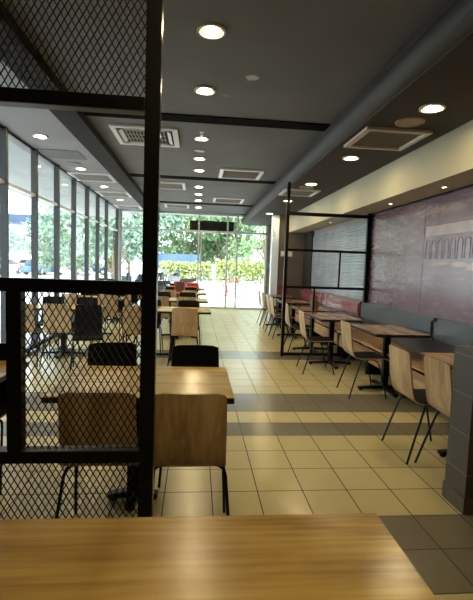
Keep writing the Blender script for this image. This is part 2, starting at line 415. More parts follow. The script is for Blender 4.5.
# ------------------------------------------------------------------ ceiling fittings
def downlight_parts(t, r=.105, lensmat='lens'):
    MB().lathe([(r, .0), (r, -.012), (r*.82, -.014), (r*.74, .0), (r*.74, -.002)], 28).build('trim_ring', M['trim'], t, True)
    MB().lathe([(0, -.006), (r*.61, -.006), (r*.61, -.001), (0, -.001)], 28).build('lamp_lens', M[lensmat], t)
    MB().lathe([(r*.61, -.006), (r*.84, -.010), (r*.84, -.001), (r*.61, -.001)], 28).build('halo_ring', M['halo_ring'], t)
dl = thing('downlight', 'largest round warm downlight, nearest in the aisle ceiling row', 'ceiling light', (.06, 3.27, ZC), 0, 'ceiling downlights')
downlight_parts(dl)
aisle = [(.035, 4.35, 'round warm downlight in front of the first black ceiling strip'),
         (.02, 5.97, 'round warm downlight just beyond the first black ceiling strip, below a sprinkler'),
         (0, 7.08, 'aisle downlight, second beyond the first black ceiling strip'),
         (0, 7.95, 'aisle downlight, last before the second black ceiling strip'),
         (0, 9.6, 'aisle downlight, first beyond the second black ceiling strip'),
         (0, 10.6, 'aisle downlight, second beyond the second black ceiling strip'),
         (0, 11.6, 'aisle downlight, last before the third black ceiling strip'),
         (0, 13.0, 'smallest aisle downlight, closest to the glass front')]
for x, y, lb in aisle: dup(dl, (x, y, ZC), 0, lb)
for x, y, lb in ((.05, .6, 'downlight directly above the foreground oak table'), (.05, -1.4, 'downlight behind the foreground oak table'),
                 (.95, -.5, 'added unseen downlight behind and right of the foreground table'),  # this and next: extra fill out of view, brightening table and chair backs
                 (.95, -2.0, 'added unseen downlight nearest the dark back wall, right')):
    dup(dl, (x, y, ZC), 0, lb)
for x, y, lb in ((-2.2, 6.34, 'largest downlight over the window side'), (-2.18, 8.36, 'downlight beside a round grille over the window side'),
                 (-2.14, 10.2, 'window-side downlight between the first and second air units'), (-2.13, 12.17, 'smallest window-side downlight, nearest the glass front')):
    dup(dl, (x, y, ZC), 0, lb)
for x, y, lb in ((1.91, 3.52, 'largest downlight in the low dark ceiling, beside a beige disc'), (1.84, 5.22, 'downlight in the low dark ceiling beyond the square grille'),
                 (1.81, 6.95, 'downlight in the low dark ceiling beside the black post'), (1.82, 8.8, 'downlight in the low dark ceiling beyond the second grille'),
                 (1.82, 11.0, 'farthest downlight in the low dark ceiling')):
    dup(dl, (x, y, ZR), 0, lb)
sl = thing('spotlight', 'tiny recessed spotlight in the soffit above the right half of the print', 'ceiling light', (2.62, 4.47, 2.385), 0, 'soffit spotlights')
downlight_parts(sl, .032, 'lens_small')
for y, lb in ((5.75, 'tiny recessed spotlight in the soffit above the left half of the print'), (8.4, 'tiny recessed spotlight in the soffit beyond the black screen'), (3.1, 'tiny recessed spotlight in the soffit nearest the low tiled wall')):
    dup(sl, (2.62, y, 2.385), 0, lb)
def disc(loc, r, m, label, nm='ceiling_speaker', cat='speaker'):
    t = thing(nm, label, cat, loc, 0, 'round ceiling grilles')
    MB().lathe([(r, 0), (r, -.01), (r*.9, -.014), (r*.88, -.008)], 28).build('rim', m, t, True)
    MB().lathe([(0, -.009), (r*.89, -.009), (r*.89, 0), (0, 0)], 28).build('grille', m, t)
    return t
disc((1.90, 3.88, ZR), .13, M['speaker'], 'beige round ceiling speaker beside the largest low-ceiling downlight')
disc((1.81, 7.25, ZR), .12, M['speaker'], 'beige round ceiling speaker beyond the black post')
disc((-2.21, 7.98, ZC), .13, M['speaker_grey'], 'grey round ceiling speaker over the window side')
disc((-2.2, 5.05, ZC), .13, M['speaker_grey'], 'faint grey disc in the window-side ceiling beside the mesh screen')
disc((0, 6.6, ZC), .08, M['vent_white'], 'small unlit white disc between two aisle downlights', 'ceiling_sensor', 'sensor')
sp = thing('sprinkler', 'tiny sprinkler head hanging above an aisle downlight', 'sprinkler', (.02, 5.7, ZC))
MB().lathe([(.03, 0), (.03, -.006), (.008, -.008), (.008, -.035), (0, -.035)], 12).build('stem', M['vent_white'], sp)
MB().lathe([(0, -.035), (.022, -.036), (.022, -.04), (0, -.041)], 12).build('deflector', M['steel'], sp)
ap = MB().box(-2.54, -1.88, 7.05, 7.62, ZC-.008, ZC, .002).build('access_panel', M['ceil'])
tag(ap, 'flat darker square access panel in the window-side ceiling', 'ceiling panel')

def vent(loc, s, label, frame, mode):
    t = thing('air_vent', label, 'air vent', loc, 0, 'square ceiling air vents')
    h = s/2; w = s*.075
    m = MB()
    def ring(ho, zo, hi, zi):
        o_ = [(-ho, -ho), (ho, -ho), (ho, ho), (-ho, ho)]; i_ = [(-hi, -hi), (hi, -hi), (hi, hi), (-hi, hi)]
        A = [m.bm.verts.new((*p, zo)) for p in o_]; B = [m.bm.verts.new((*p, zi)) for p in i_]
        for k in range(4): m.bm.faces.new((A[k], A[(k+1) % 4], B[(k+1) % 4], B[k]))
    ring(h, 0, h, -.025); ring(h, -.025, h-w, -.03); ring(h-w, -.03, h-w-.01, -.004)
    m.build('frame', frame, t)
    MB().box(-h+w, h-w, -h+w, h-w, -.006, -.001).build('duct_mouth', M['vent_dark'], t)
    g = MB()
    if mode == 'slats':
        n = 10
        for k in range(n):
            y = -h+w*1.4 + (2*h-2.8*w)*(k+.5)/n
            g.bar((-h+w*1.4, y, -.016), (h-w*1.4, y, -.016), .013, .004, up=(0, .8, 1))
        g.build('slats', M['vent_slat'], t)
    else:
        i = h*.62
        n = 12
        for k in range(n):
            x = -i + 2*i*(k+.5)/n
            g.box(x-.006, x+.006, -i, i, -.026, -.012)
        for y in (-i, -i/3, i/3, i): g.box(-i, i, y-.006, y+.006, -.027, -.012)
        g.build('intake_grille', M['vent_slat'], t)
        f = MB()
        for (sx, sy) in ((1, 0), (-1, 0), (0, 1), (0, -1)):
            a, b = i+.015, h-w-.02
            c = (a+b)/2
            if sx: f.bar((sx*c, -i, -.02), (sx*c, i, -.02), (b-a)*.8, .006, up=(sx*.5, 0, 1))
            else: f.bar((-i, sy*c, -.02), (i, sy*c, -.02), (b-a)*.8, .006, up=(0, sy*.5, 1))
        f.build('flaps', M['vent_white'], t)
    return t
vent((-.71, 6.0, ZC), .84, 'square ceiling air unit partly behind the mesh screen post', M['vent_white'], 'cassette')
vent((.76, 8.05, ZC), .78, 'square ceiling air unit right of the aisle lights, nearer one', M['vent_white'], 'slats')
vent((-.68, 9.6, ZC), .78, 'square ceiling air unit just left of the aisle lights, beyond second strip', M['vent_white'], 'slats')
vent((.77, 11.3, ZC), .78, 'square ceiling air unit right of the aisle lights, farther one', M['vent_white'], 'slats')
vent((-.62, 12.85, ZC), .7, 'square ceiling air unit left of the aisle lights nearest the glass front', M['vent_white'], 'slats')
vent((-2.13, 9.1, ZC), .82, 'window-side ceiling air unit, nearest of the three', M['vent_white'], 'slats')
vent((-2.1, 11.2, ZC), .78, 'window-side ceiling air unit, middle of the three', M['vent_white'], 'slats')
vent((-2.13, 13.6, ZC), .78, 'window-side ceiling air unit, farthest of the three', M['vent_white'], 'slats')
vent((1.905, 4.4, ZR), .66, 'square beige slatted grille in the low dark ceiling, nearer one', M['vent'], 'slats')
vent((1.80, 7.75, ZR), .62, 'square slatted grille in the low dark ceiling beside black post', M['vent_white'], 'slats')

# ------------------------------------------------------------------ black mesh screen
Y0 = 1.5
scr = thing('mesh_screen', 'black steel frame with expanded metal mesh standing behind the foreground table', 'screen', (-.4, Y0, 0))
def sx(x): return x+.4
def zigzag(mb, x0, x1, z0, z1, px=.0232, pz=.0405, r=.0033):
    # two families of slanted strands clipped to the rectangle
    k = pz/px
    for fam in (1, -1):
        c0 = (z0 - fam*k*x1) if fam > 0 else (z0 + k*x0)
        c1 = (z1 - fam*k*x0) if fam > 0 else (z1 + k*x1)
        c = math.floor(c0/pz)*pz
        while c < c1:
            pts = []
            for x in (x0, x1):
                z = fam*k*x + c
                if z0-1e-9 <= z <= z1+1e-9: pts.append((x, z))
            for z in (z0, z1):
                x = (z-c)/(fam*k)
                if x0 < x < x1: pts.append((x, z))
            if len(pts) >= 2:
                a, b = pts[0], pts[1]
                if (a[0]-b[0])**2+(a[1]-b[1])**2 > 1e-5:
                    mb.bar((a[0], fam*.0012, a[1]), (b[0], fam*.0012, b[1]), r, .0028, up=(0, 1, 0))
            c += pz
fr = MB().box(sx(-.183), sx(-.133), -.025, .025, 0, ZC, .002); fr.build('post', M['black'], scr)
MB().box(sx(-1.5), sx(-1.45), -.025, .025, 0, ZC, .002).build('post', M['black'], scr)
MB().box(sx(-.625), sx(-.577), -.022, .022, .80, 1.345, .002).build('upright', M['black'], scr)
MB().box(sx(-1.45), sx(-.183), -.025, .025, 1.95, 1.995, .002).build('rail', M['black'], scr)
MB().box(sx(-1.45), sx(-.183), -.025, .025, 1.345, 1.39, .002).build('rail', M['black'], scr)
MB().box(sx(-1.45), sx(-.183), -.025, .025, .757, .80, .002).build('rail', M['black'], scr)
MB().box(sx(-1.45), sx(-.183), -.025, .025, .03, .075, .002).build('rail', M['black'], scr)
MB().box(sx(-1.45), sx(-.183), -.025, .025, 2.75, 2.795, .002).build('rail', M['black'], scr)
for (x0, x1, z0, z1) in ((-1.45, -.183, 1.995, 2.75), (-.577, -.183, .80, 1.345), (-1.45, -.183, .075, .757)):
    g = MB(); zigzag(g, sx(x0), sx(x1), z0, z1); g.build('mesh_panel', M['black_tube'], scr)

# ------------------------------------------------------------------ chairs
def shell_profile():
    # (y,z) of the one-piece ply shell, sitter faces +y
    pts = [(.215, .435), (.20, .452), (.12, .455), (0, .450), (-.10, .446), (-.155, .455), (-.19, .485), (-.205, .53), (-.218, .60), (-.232, .70), (-.244, .79), (-.25, .855)]
    return pts
def sheet(off0, off1, w_of, y_lo=0, y_hi=99):
    """thickened curved sheet following the shell profile; off = normal offset"""
    P = shell_profile()[y_lo:y_hi+1]; n = len(P); bm = bmesh.new(); nx = 9
    nrm = []
    for i in range(n):
        a = P[max(i-1, 0)]; b = P[min(i+1, n-1)]
        d = Vector((b[0]-a[0], b[1]-a[1])).normalized(); nrm.append(Vector((d.y, -d.x)) * -1)
    grid = {}
    for side, off in ((0, off0), (1, off1)):
        for i in range(n):
            w = w_of(i/(n-1), i+y_lo)
            for j in range(nx):
                u = -1+2*j/(nx-1)
                bow = .018*(1-u*u)*min(1., max(0., (P[i][1]-.5)/.2))   # the back is gently hollowed
                top = -.012*abs(u)**9 if i == n-1 and y_hi > 50 else 0
                y = P[i][0]+nrm[i].x*-off - bow; z = P[i][1]+nrm[i].y*-off + top
                grid[side, i, j] = bm.verts.new((u*w, y, z))
    for i in range(n-1):
        for j in range(nx-1):
            bm.faces.new([grid[0, i, j], grid[0, i, j+1], grid[0, i+1, j+1], grid[0, i+1, j]])
            bm.faces.new([grid[1, i, j], grid[1, i+1, j], grid[1, i+1, j+1], grid[1, i, j+1]])
    for i in range(n-1):
        for j in (0, nx-1): bm.faces.new([grid[0, i, j], grid[1, i, j], grid[1, i+1, j], grid[0, i+1, j]])
    for j in range(nx-1):
        for i in (0, n-1): bm.faces.new([grid[0, i, j], grid[1, i, j], grid[1, i, j+1], grid[0, i, j+1]])
    m = MB(); m.bm.free(); m.bm = bm
    return m
def wofs(t, i): return (.190, .194, .194, .192, .187, .184, .182, .180, .179, .177, .175, .170)[i]
chair0 = thing('dining_chair', 'proto', 'chair', (0, 0, 0), 0, 'bent plywood chairs')
sheet(0, .009, wofs).build('shell', M['oak_back'], chair0, True)['label'] = 'oak veneer shell'
sheet(.0092, .013, lambda t, i: wofs(t, i)*.985).build('seat_pad', M['black_pad'], chair0, True)['label'] = 'black front and seat face'
def leg(sx_, front):
    if front: pts = [(sx_*.09, .06, .428), (sx_*.15, .075, .428), (sx_*.178, .09, .418), (sx_*.188, .11, .385), (sx_*.205, .17, .15), (sx_*.215, .205, .0)]
    else: pts = [(sx_*.09, -.06, .428), (sx_*.15, -.085, .428), (sx_*.178, -.10, .418), (sx_*.188, -.115, .385), (sx_*.208, -.19, .15), (sx_*.22, -.235, .0)]
    return MB().tube(pts, .0085, 8)
for s_ in (-1, 1):
    for fr_ in (True, False): leg(s_, fr_).build('leg', M['black_tube'], chair0, True)
MB().bar((-.1, -.07, .428), (-.1, .07, .428), .02, .012).bar((.1, -.07, .428), (.1, .07, .428), .02, .012).box(-.11, .11, .015, .045, .425, .438).build('seat_bracket', M['black_tube'], chair0)
used = [False]
def chair(x, y, deg, label):
    if not used[0]:
        used[0] = True; chair0.location = (x, y, 0); chair0.rotation_euler = (0, 0, math.radians(deg)); chair0['label'] = label; return chair0
    return dup(chair0, (x, y, 0), math.radians(deg), label)

# ------------------------------------------------------------------ tables
def table(x0, x1, y0, y1, label, topmat, z=.75, rz=0., axis_long='X', group='pedestal tables', px=None, arm=.33):
    cx, cy = (x0+x1)/2, (y0+y1)/2; hx, hy = (x1-x0)/2, (y1-y0)/2
    t = thing('dining_table', label, 'table', (cx, cy, 0), rz, group)
    MB().box(-hx, hx, -hy, hy, z-.006, z, .0015).build('tabletop', topmat, t)
    MB().box(-hx+.0005, hx-.0005, -hy+.0005, hy-.0005, z-.034, z-.006).build('edge_band', M['edge'], t)['label'] = 'black edge band'
    p = 0 if px is None else px - cx
    MB().box(p-.035, p+.035, -.035, .035, .05, z-.04, .004).build('pedestal', M['black'], t)
    MB().box(p-.2, p+.2, -.03, .03, z-.052, z-.034).box(p-.03, p+.03, -.2, .2, z-.052, z-.034).build('top_bracket', M['black'], t)
    for k, (dx, dy) in enumerate(((1, 0), (-1, 0), (0, 1), (0, -1))):
        ln = arm
        b = MB()
        b.prism([(0, .018), (0, .062), (.05, .06), (ln, .042), (ln, .018)], 'Y', -.03, .03, .004)
        for v in b.bm.verts:
            x, y, zz = v.co; v.co = (p + dx*x - dy*y, dy*x + dx*y, zz)
        f = b.build('base_arm', M['black'], t)
        MB().lathe([(0, 0), (.022, 0), (.022, .012), (.012, .02), (0, .02)], 12, (p+dx*(ln-.03), dy*(ln-.03), 0)).build('foot', M['rubber'], f)
    return t

OT, WT = M['oak_table'], M['walnut_table']
table(-.515, .54, .43, 1.162, 'oak table filling the foreground with a warm light reflection', OT, rz=math.radians(-.3))
# aisle row
table(-.775, .222, 2.245, 2.94, 'oak table with two chairs right behind the mesh screen', OT, group='aisle tables', px=-.35, arm=.15)
table(-.92, .235, 6.40, 7.10, 'aisle table behind the upright wooden chair, third row', OT, group='aisle tables')
table(-.92, .24, 8.28, 8.98, 'aisle table just beyond the low black chair back', OT, group='aisle tables')
table(-.92, .26, 10.35, 11.05, 'aisle table carrying the red menu stand', OT, group='aisle tables')
table(-.92, .26, 12.35, 13.05, 'aisle table closest to the glass front', OT, group='aisle tables')
# window row
table(-2.30, -1.135, 2.3, 3.05, 'table whose corner shows left of the mesh upright', OT, group='window tables')
table(-2.50, -1.42, 6.40, 7.10, 'window table behind the wooden chair seen through the mesh', OT, group='window tables', px=-2.0)
table(-2.50, -1.42, 8.28, 8.98, 'window table second from the mesh screen', OT, group='window tables')
table(-2.50, -1.42, 10.35, 11.05, 'window table third from the mesh screen', OT, group='window tables')
table(-2.50, -1.42, 12.35, 13.05, 'window table in the corner by the glass front', OT, group='window tables')
# bench side
table(1.99, 2.60, 2.72, 3.585, 'brown table half hidden by the low tiled wall', M['bench_wood'], group='bench tables')
table(2.02, 2.65, 4.59, 5.40, 'brown two-seat table in the middle of the grey bench', WT, group='bench tables')
table(1.76, 2.39, 5.86, 6.82, 'dark brown table directly before the black frame screen', WT, group='bench tables')
table(1.76, 2.39, 7.05, 7.85, 'brown table directly behind the black frame screen', WT, group='bench tables')
table(1.76, 2.39, 8.55, 9.35, 'brown table at the red bench, second beyond the frame screen', WT, group='bench tables')
table(1.76, 2.39, 10.1, 10.9, 'brown table at the red bench beside the white column', WT, group='bench tables')

# chairs at the aisle row
chair(-.012, 2.225, 0, 'wood-backed chair right of the mesh screen post, seen from behind')
chair(-.44, 2.24, 0, 'wood-backed chair seen from behind through the lower mesh')
chair(.01, 2.93, 180, 'black-faced chair across the first aisle table, right one')
chair(-.56, 2.98, 190, 'black-faced chair across the first aisle table, seen through the mesh')
chair(-.145, 6.13, 1, 'wood-backed chair standing upright at the third row aisle table')
chair(-.80, 6.17, -2, 'wood-backed chair through the mesh beside the screen post')
chair(-.115, 6.93, 180, 'black chair back facing us across third row, right one')
chair(-.74, 6.95, 180, 'black chair back facing us across third row, left one')
chair(-.17, 8.17, 0, 'wood-backed chair in the fourth aisle row, right one')
chair(-.66, 8.15, 0, 'wood-backed chair in the fourth aisle row, left one')
chair(-.175, 8.97, 180, 'black-faced chair in the fourth aisle row, right one')
chair(-.70, 8.95, 180, 'black-faced chair in the fourth aisle row, left one')
chair(-.15, 10.2, 0, 'wood-backed chair before the red menu stand, right one')
chair(-.62, 10.2, 0, 'wood-backed chair before the red menu stand, left one')
chair(-.15, 10.98, 180, 'black-faced chair beyond the red menu stand, right one')
chair(-.62, 10.98, 180, 'black-faced chair beyond the red menu stand, left one')
chair(-.15, 12.2, 0, 'wood-backed chair at the aisle table by the glass front, right one')
chair(-.62, 12.2, 0, 'wood-backed chair at the aisle table by the glass front, left one')
chair(-.1, 13.0, 180, 'black-faced chair against the glass front, right one')
chair(-.62, 13.0, 180, 'black-faced chair against the glass front, left one')
# window row
chair(-1.40, 2.30, 0, 'chair beside the mesh upright at the left table')
chair(-1.38, 2.87, 180, 'black-faced chair across the table left of the mesh upright')
chair(-1.865, 6.19, 2, 'wood-backed chair in the left part of the mesh, by the window')
chair(-2.33, 6.18, 0, 'wood-backed chair left of the mesh upright, closest to the windows')
chair(-1.40, 5.78, 193, 'black-faced chair turned towards us right of the wooden window chair')
chair(-2.30, 6.98, 180, 'black-faced chair across the first window table, nearest the glass')
chair(-1.78, 7.0, 178, 'black-faced chair across the first window table, right one')
chair(-1.57, 8.10, 0, 'wood-backed chair at the second window table, right one')
chair(-2.2, 8.1, 0, 'wood-backed chair at the second window table, left one')
chair(-1.65, 8.9, 180, 'black-faced chair at the second window table, right one')
chair(-2.2, 8.9, 180, 'black-faced chair at the second window table, left one')
chair(-1.65, 10.2, 0, 'wood-backed chair at the third window table, right one')
chair(-2.2, 10.2, 0, 'wood-backed chair at the third window table, left one')
chair(-1.65, 10.95, 180, 'black-faced chair at the third window table, right one')
chair(-2.2, 10.95, 180, 'black-faced chair at the third window table, left one')
chair(-1.65, 12.2, 0, 'wood-backed chair at the corner window table, right one')
chair(-2.2, 12.2, 0, 'wood-backed chair at the corner window table, left one')
# bench side (sitters face the bench)
chair(1.865, 3.24, -90, 'wood-backed chair second from the low tiled wall, facing the bench')
chair(1.935, 2.815, -92, 'wood-backed chair nearest the low tiled wall, facing the bench')
chair(1.995, 4.84, -91, 'pale chair alone at the middle bench table, back to the aisle')
chair(1.74, 5.93, -92, 'pale chair before the black frame screen, back to the aisle')
chair(1.78, 7.2, -90, 'pale chair just behind the foot of the black frame screen')
chair(1.78, 8.65, -90, 'chair at the second table beyond the black frame screen, nearer one')
chair(1.80, 9.2, -90, 'chair at the second table beyond the black frame screen, farther one')
chair(1.83, 10.2, -90, 'chair in front of the white column, nearer one')
chair(1.83, 10.75, -90, 'chair in front of the white column, farther one')

# ------------------------------------------------------------------ benches
def bench(y0, y1, splits, cmat, label):
    t = thing('wall_bench', label, 'bench', (2.6, y0, 0), 0, 'wall benches')
    ln = y1-y0
    MB().box(-.27, .17, 0, ln, .43, .462, .004).build('seat_board', M['bench_wood'], t)
    MB().box(-.22, -.195, 0, ln, .20, .385, .003).build('front_board', M['bench_wood'], t)
    n = max(2, int(ln/1.0)+1)
    for k in range(n):
        y = .06 + (ln-.12)*k/(n-1)
        MB().box(-.19, .15, y-.02, y+.02, 0, .43).build('leg', M['black'], t)
    MB().box(.17, .235, 0, ln, .12, .68).build('back_panel', M['dark_panel'], t)
    for a, b in splits:
        MB().box(.115, .235, a-y0, b-y0, .675, .93, .03).build('back_cushion', cmat, t, True)
    return t
bench(2.58, 6.86, ((2.58, 4.665), (4.68, 6.86)), M['cushion_grey'], 'long wooden bench with blue-grey back cushions under the wall print')
bench(6.95, 11.02, ((6.95, 9.05), (9.07, 11.02)), M['cushion_red'], 'wooden bench with red back cushions beyond the black frame screen')
rb = thing('booth_seat', 'dark red booth seat against the far brown wall', 'bench', (2.24, 11.05, 0))
MB().box(-.08, .2, -.0, .22, .3, .46, .02).build('seat_cushion', M['cushion_red'], rb, True)
MB().box(-.08, .2, .12, .22, .46, 1.0, .03).build('back_cushion', M['cushion_red'], rb, True)
MB().box(-.07, .19, .02, .2, 0, .3).build('plinth', M['black'], rb)

# ------------------------------------------------------------------ wall print (right)
wp = thing('wall_print', 'large glossy mauve wall print above the grey bench cushions', 'poster', (2.85, 2.6, 0))
PW = 6.84-2.6
MB().box(-.014, 0, 0, PW, .935, 2.36).build('print_sheet', M['poster'], wp)
f = MB().box(-.03, 0, 0, PW+.03, 2.36, 2.384).box(-.03, 0, PW, PW+.03, .93, 2.36)
f.build('frame', M['black'], wp)
MB().box(-.0155, -.014, 5.205-2.6, 5.213-2.6, .935, 2.36).build('sheet_seam', M['beam'], wp)
MB().box(-.0155, -.014, 5.24-2.6, PW, 1.285, 1.293).box(-.0155, -.014, 5.24-2.6, PW, 1.785, 1.79).build('crease_line', M['beam'], wp)
MB().box(-.0155, -.014, .1, 5.17-2.6, 1.90, 2.02).build('pale_band', M['tone_pale'], wp)
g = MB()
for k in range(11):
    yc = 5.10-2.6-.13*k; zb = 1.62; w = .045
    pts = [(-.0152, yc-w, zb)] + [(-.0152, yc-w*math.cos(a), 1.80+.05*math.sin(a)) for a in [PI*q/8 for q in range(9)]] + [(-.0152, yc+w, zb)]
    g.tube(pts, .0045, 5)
g.build('arch_pattern', M['tone_grey'], wp)
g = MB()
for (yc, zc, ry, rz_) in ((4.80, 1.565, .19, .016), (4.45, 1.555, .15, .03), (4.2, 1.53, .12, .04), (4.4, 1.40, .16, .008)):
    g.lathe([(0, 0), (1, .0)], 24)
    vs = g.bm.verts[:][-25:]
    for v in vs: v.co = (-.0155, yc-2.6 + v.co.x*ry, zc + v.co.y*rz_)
g.build('warm_streaks', M['tone_warm'], wp)

# ribbed panel on the wall beyond the screen
rp = thing('ribbed_panel', 'blue-grey ribbed wall panel seen through the black frame screen', 'wall panel', (2.85, 6.98, 0))
g = MB().box(-.012, 0, 0, 3.45, .94, 2.26)
z = .97
while z < 2.25:
    g.prism([(-.012, z-.018), (-.026, z-.010), (-.026, z+.010), (-.012, z+.018)], 'Y', 0, 3.45); z += .05
g.build('ribs', M['rib'], rp)
MB().box(-.05, 0, 3.45, 4.2, .93, 2.36).build('dark_end', M['edge'], rp)

# ------------------------------------------------------------------ black frame screen
fs = thing('frame_screen', 'tall open black steel frame dividing the bench side', 'screen', (1.44, 6.91, 0))
MB().box(-.025, .025, -.025, .025, 0, ZR, .002).build('post', M['black'], fs)
MB().box(1.33, 1.40, -.03, .03, 0, 2.385, .002).build('post', M['black'], fs)
for z0, z1, nm in ((2.30, 2.355, 'rail'), (1.725, 1.765, 'rail'), (1.125, 1.165, 'rail'), (.015, .06, 'bottom_rail')):
    MB().box(.025, 1.33, -.022, .022, z0, z1, .002).build(nm, M['black'], fs)
MB().box(.885, .91, -.018, .018, 1.165, 1.725).build('mullion', M['black'], fs)
MB().box(.475, .505, -.018, .018, .06, 1.125).build('mullion', M['black'], fs)

# ------------------------------------------------------------------ small things
t = thing('switch_plate', 'pale switch plate on the brown wall, left of the pair', 'switch', (2.27, 11.3, 1.82), 0, 'switch plates on the brown wall')
MB().box(-.06, .06, -.012, 0, -.07, .07, .004).build('plate', M['plate'], t)
MB().box(-.03, .03, -.018, -.012, -.03, .03, .002).build('rocker', M['white_card'], t)
dup(t, (2.46, 11.3, 1.82), 0, 'pale switch plate on the brown wall, right of the pair')
tag(MB().box(2.35, 2.49, YF-.104, YF-.1, 1.42, 1.60).build('sticker', M['sticker']), 'blue square sticker on the taupe pillar', 'sticker')
mb = thing('condiment_box', 'upright brown holder on the table behind the frame screen', 'holder', (2.06, 7.3, .75))
MB().box(-.06, .06, -.05, .05, 0, .16, .003).build('box', M['box_brown'], mb)
MB().box(-.055, .055, .03, .045, .16, .25, .002).build('back_card', M['box_brown'], mb)
ms = thing('menu_stand', 'small red-edged menu card standing on an aisle table', 'menu stand', (-.40, 10.7, .75))
MB().prism([(-.05, 0), (.05, 0), (.008, .27), (-.008, .27)], 'X', -.13, .13).build('card', M['menu_red'], ms)
pn = MB(); pn.box(-.09, .1, -.002, 0, .03, .25)
for v in pn.bm.verts:
    v.co.y += -.05 + .042*(v.co.z/.27) - .001
pn.build('printed_face', M['menu_dark'], ms)
tray = thing('tray_box', 'bright red tray box on the far aisle table', 'box', (-.10, 12.7, .75))
MB().box(-.18, .18, -.13, .13, 0, .14, .02).build('box', M['red'], tray)
MB().box(-.19, .19, -.14, .14, .14, .16, .008).build('lid', M['red'], tray)

# ------------------------------------------------------------------ outside
struct(MB().box(-90, 90, YF+.1, 130, -.14, -.01).build('floor_outside', M['paving']), 'pale paving outside the glass front')
struct(MB().box(-200, XL-.1, YB-6, YF+.1, -.14, -.01).build('floor_outside', M['paving']), 'pale paving outside the windows')
struct(MB().box(XL-.1-2.1, XL-.1, YB-3, YF+3, 3.18, 3.3).build('ceiling_canopy', M['canopy']), 'pale canopy over the pavement outside')
struct(MB().box(XL-.1, 3.5, YF+.1, YF+1.2, 3.18, 3.3).build('ceiling_canopy', M['canopy']), 'canopy over the glass front')
struct(MB().box(-4.8, 3.5, YB-3, YF+1.2, 3.41, 3.6).build('ceiling_roof', M['canopy']), 'flat roof of the restaurant')
sg = thing('sign_box', 'long black sign box hung outside above the glass doors', 'sign', (.48, 14.75, 2.6))
MB().box(-.74, .74, -.1, .1, 0, .33, .008).build('box', M['black'], sg)
for x in (-.55, .55): MB().tube([(x, 0, .33), (x, 0, .6)], .012).build('hanger', M['steel'], sg)

def leaves(n, fn, size, seed):
    rnd = random.Random(seed); m = MB(); bm = m.bm
    for _ in range(n):
        c = fn(rnd); s_ = size*rnd.uniform(.6, 1.35)
        a = Vector((rnd.gauss(0, 1), rnd.gauss(0, 1), rnd.gauss(0, 1))).normalized(); b = a.orthogonal().normalized()
        b = Matrix.Rotation(rnd.uniform(0, 6.28), 3, a) @ b; d = a.cross(b)
        bm.faces.new([bm.verts.new(c+b*s_*.5), bm.verts.new(c+d*s_*.26), bm.verts.new(c-b*s_*.5), bm.verts.new(c-d*s_*.26)])
    return m
def tree(x, y, h, r, n, size, leafm, label, seed, trunk=.16, low=.35, name='tree', spread=1.):
    t = thing(name, label, 'tree', (x, y, -.01), 0, 'trees outside')
    rnd = random.Random(seed); tr = MB()
    fork = h*low
    tr.tube([(0, 0, 0), (.05, .0, fork*.5), (0, .05, fork), (.03, 0, h*.75)], [trunk, trunk*.85, trunk*.7, trunk*.25], 8)
    cl = []
    for k in range(9):
        a = 2*PI*k/9+rnd.uniform(-.3, .3); rr = r*rnd.uniform(.45, .85); zz = h*rnd.uniform(low+.12, .92)
        e = Vector((rr*math.cos(a), rr*math.sin(a), zz)); cl.append(e)
        tr.tube([(0, .03, fork*rnd.uniform(.8, 1.1)), (e.x*.45, e.y*.45, fork+(zz-fork)*.6), e], [trunk*.5, trunk*.3, trunk*.1], 6)
    cl.append(Vector((0, 0, h*.85)))
    tr.build('trunk', M['bark'], t, True)
    def fn(q):
        c = q.choice(cl); rad = r*.5*spread
        v = Vector((q.gauss(0, 1), q.gauss(0, 1), q.gauss(0, .8))).normalized()*rad*q.random()**.45
        return c+v
    leaves(n, fn, size, seed).build('foliage', leafm, t)
    return t
def hedge(x0, x1, y0, y1, h, n, leafm, label, seed):
    t = thing('hedge', label, 'hedge', ((x0+x1)/2, (y0+y1)/2, -.01), 0, 'hedges outside')
    w, d = (x1-x0)/2, (y1-y0)/2
    def fn(q): return Vector((q.uniform(-w, w), q.uniform(-d, d), h*q.random()**.6*(1+.12*math.sin(q.random()*9))))
    leaves(n, fn, .34, seed).build('foliage', leafm, t)
    st = MB()
    for k in range(int(2*w/.8)): st.tube([(-w+.4+k*.8, 0, 0), (-w+.4+k*.8+.1, .05, h*.8)], .03, 5)
    st.build('stems', M['bark'], t)
    return t
hedge(1.6, 9.0, 36, 37.6, 1.75, 2600, M['leaf_yellow'], 'yellow-green hedge beyond the railing, right of the doors', 3)
hedge(-3.2, 1.3, 38, 39.5, 1.5, 1500, M['leaf_yellow'], 'yellow-green hedge behind the railing, left of the doors', 5)
tree(-1.2, 47, 10.5, 4.6, 6500, .5, M['leaf'], 'dense green tree straight beyond the glass doors', 11, low=.12)
tree(2.9, 46, 9.5, 3.4, 4500, .5, M['leaf'], 'green tree behind the sign box and doors', 12, low=.12)
tree(5.4, 33, 7.4, 2.6, 800, .3, M['leaf'], 'sparse forked tree standing beside the hedge', 13, trunk=.2, low=.22)
tree(10.2, 45, 10.5, 4., 1300, .5, M['leaf_yellow'], 'yellow-green tree at the right edge of the glass front', 14, low=.15)
tree(-6.6, 43, 10.5, 4.4, 6000, .5, M['leaf_blue'], 'blue-green tree left of the doors, tallest crown', 15, low=.12)
tree(-4.9, 26, 6.2, 2.3, 4200, .34, M['leaf_blue'], 'pale green tree behind the left panel of the glass front', 16, low=.08)
tree(-9.0, 33, 6.4, 2.6, 3800, .40, M['leaf_blue'], 'bushy tree at the left corner of the glass front', 17, low=.1)
tree(-16, 48, 5.6, 2.2, 2000, .42, M['leaf_blue'], 'tree seen through the far end of the side windows', 18)
tree(-23, 54, 5.2, 2.2, 1800, .45, M['leaf_blue'], 'tree seen through the middle side windows', 19)
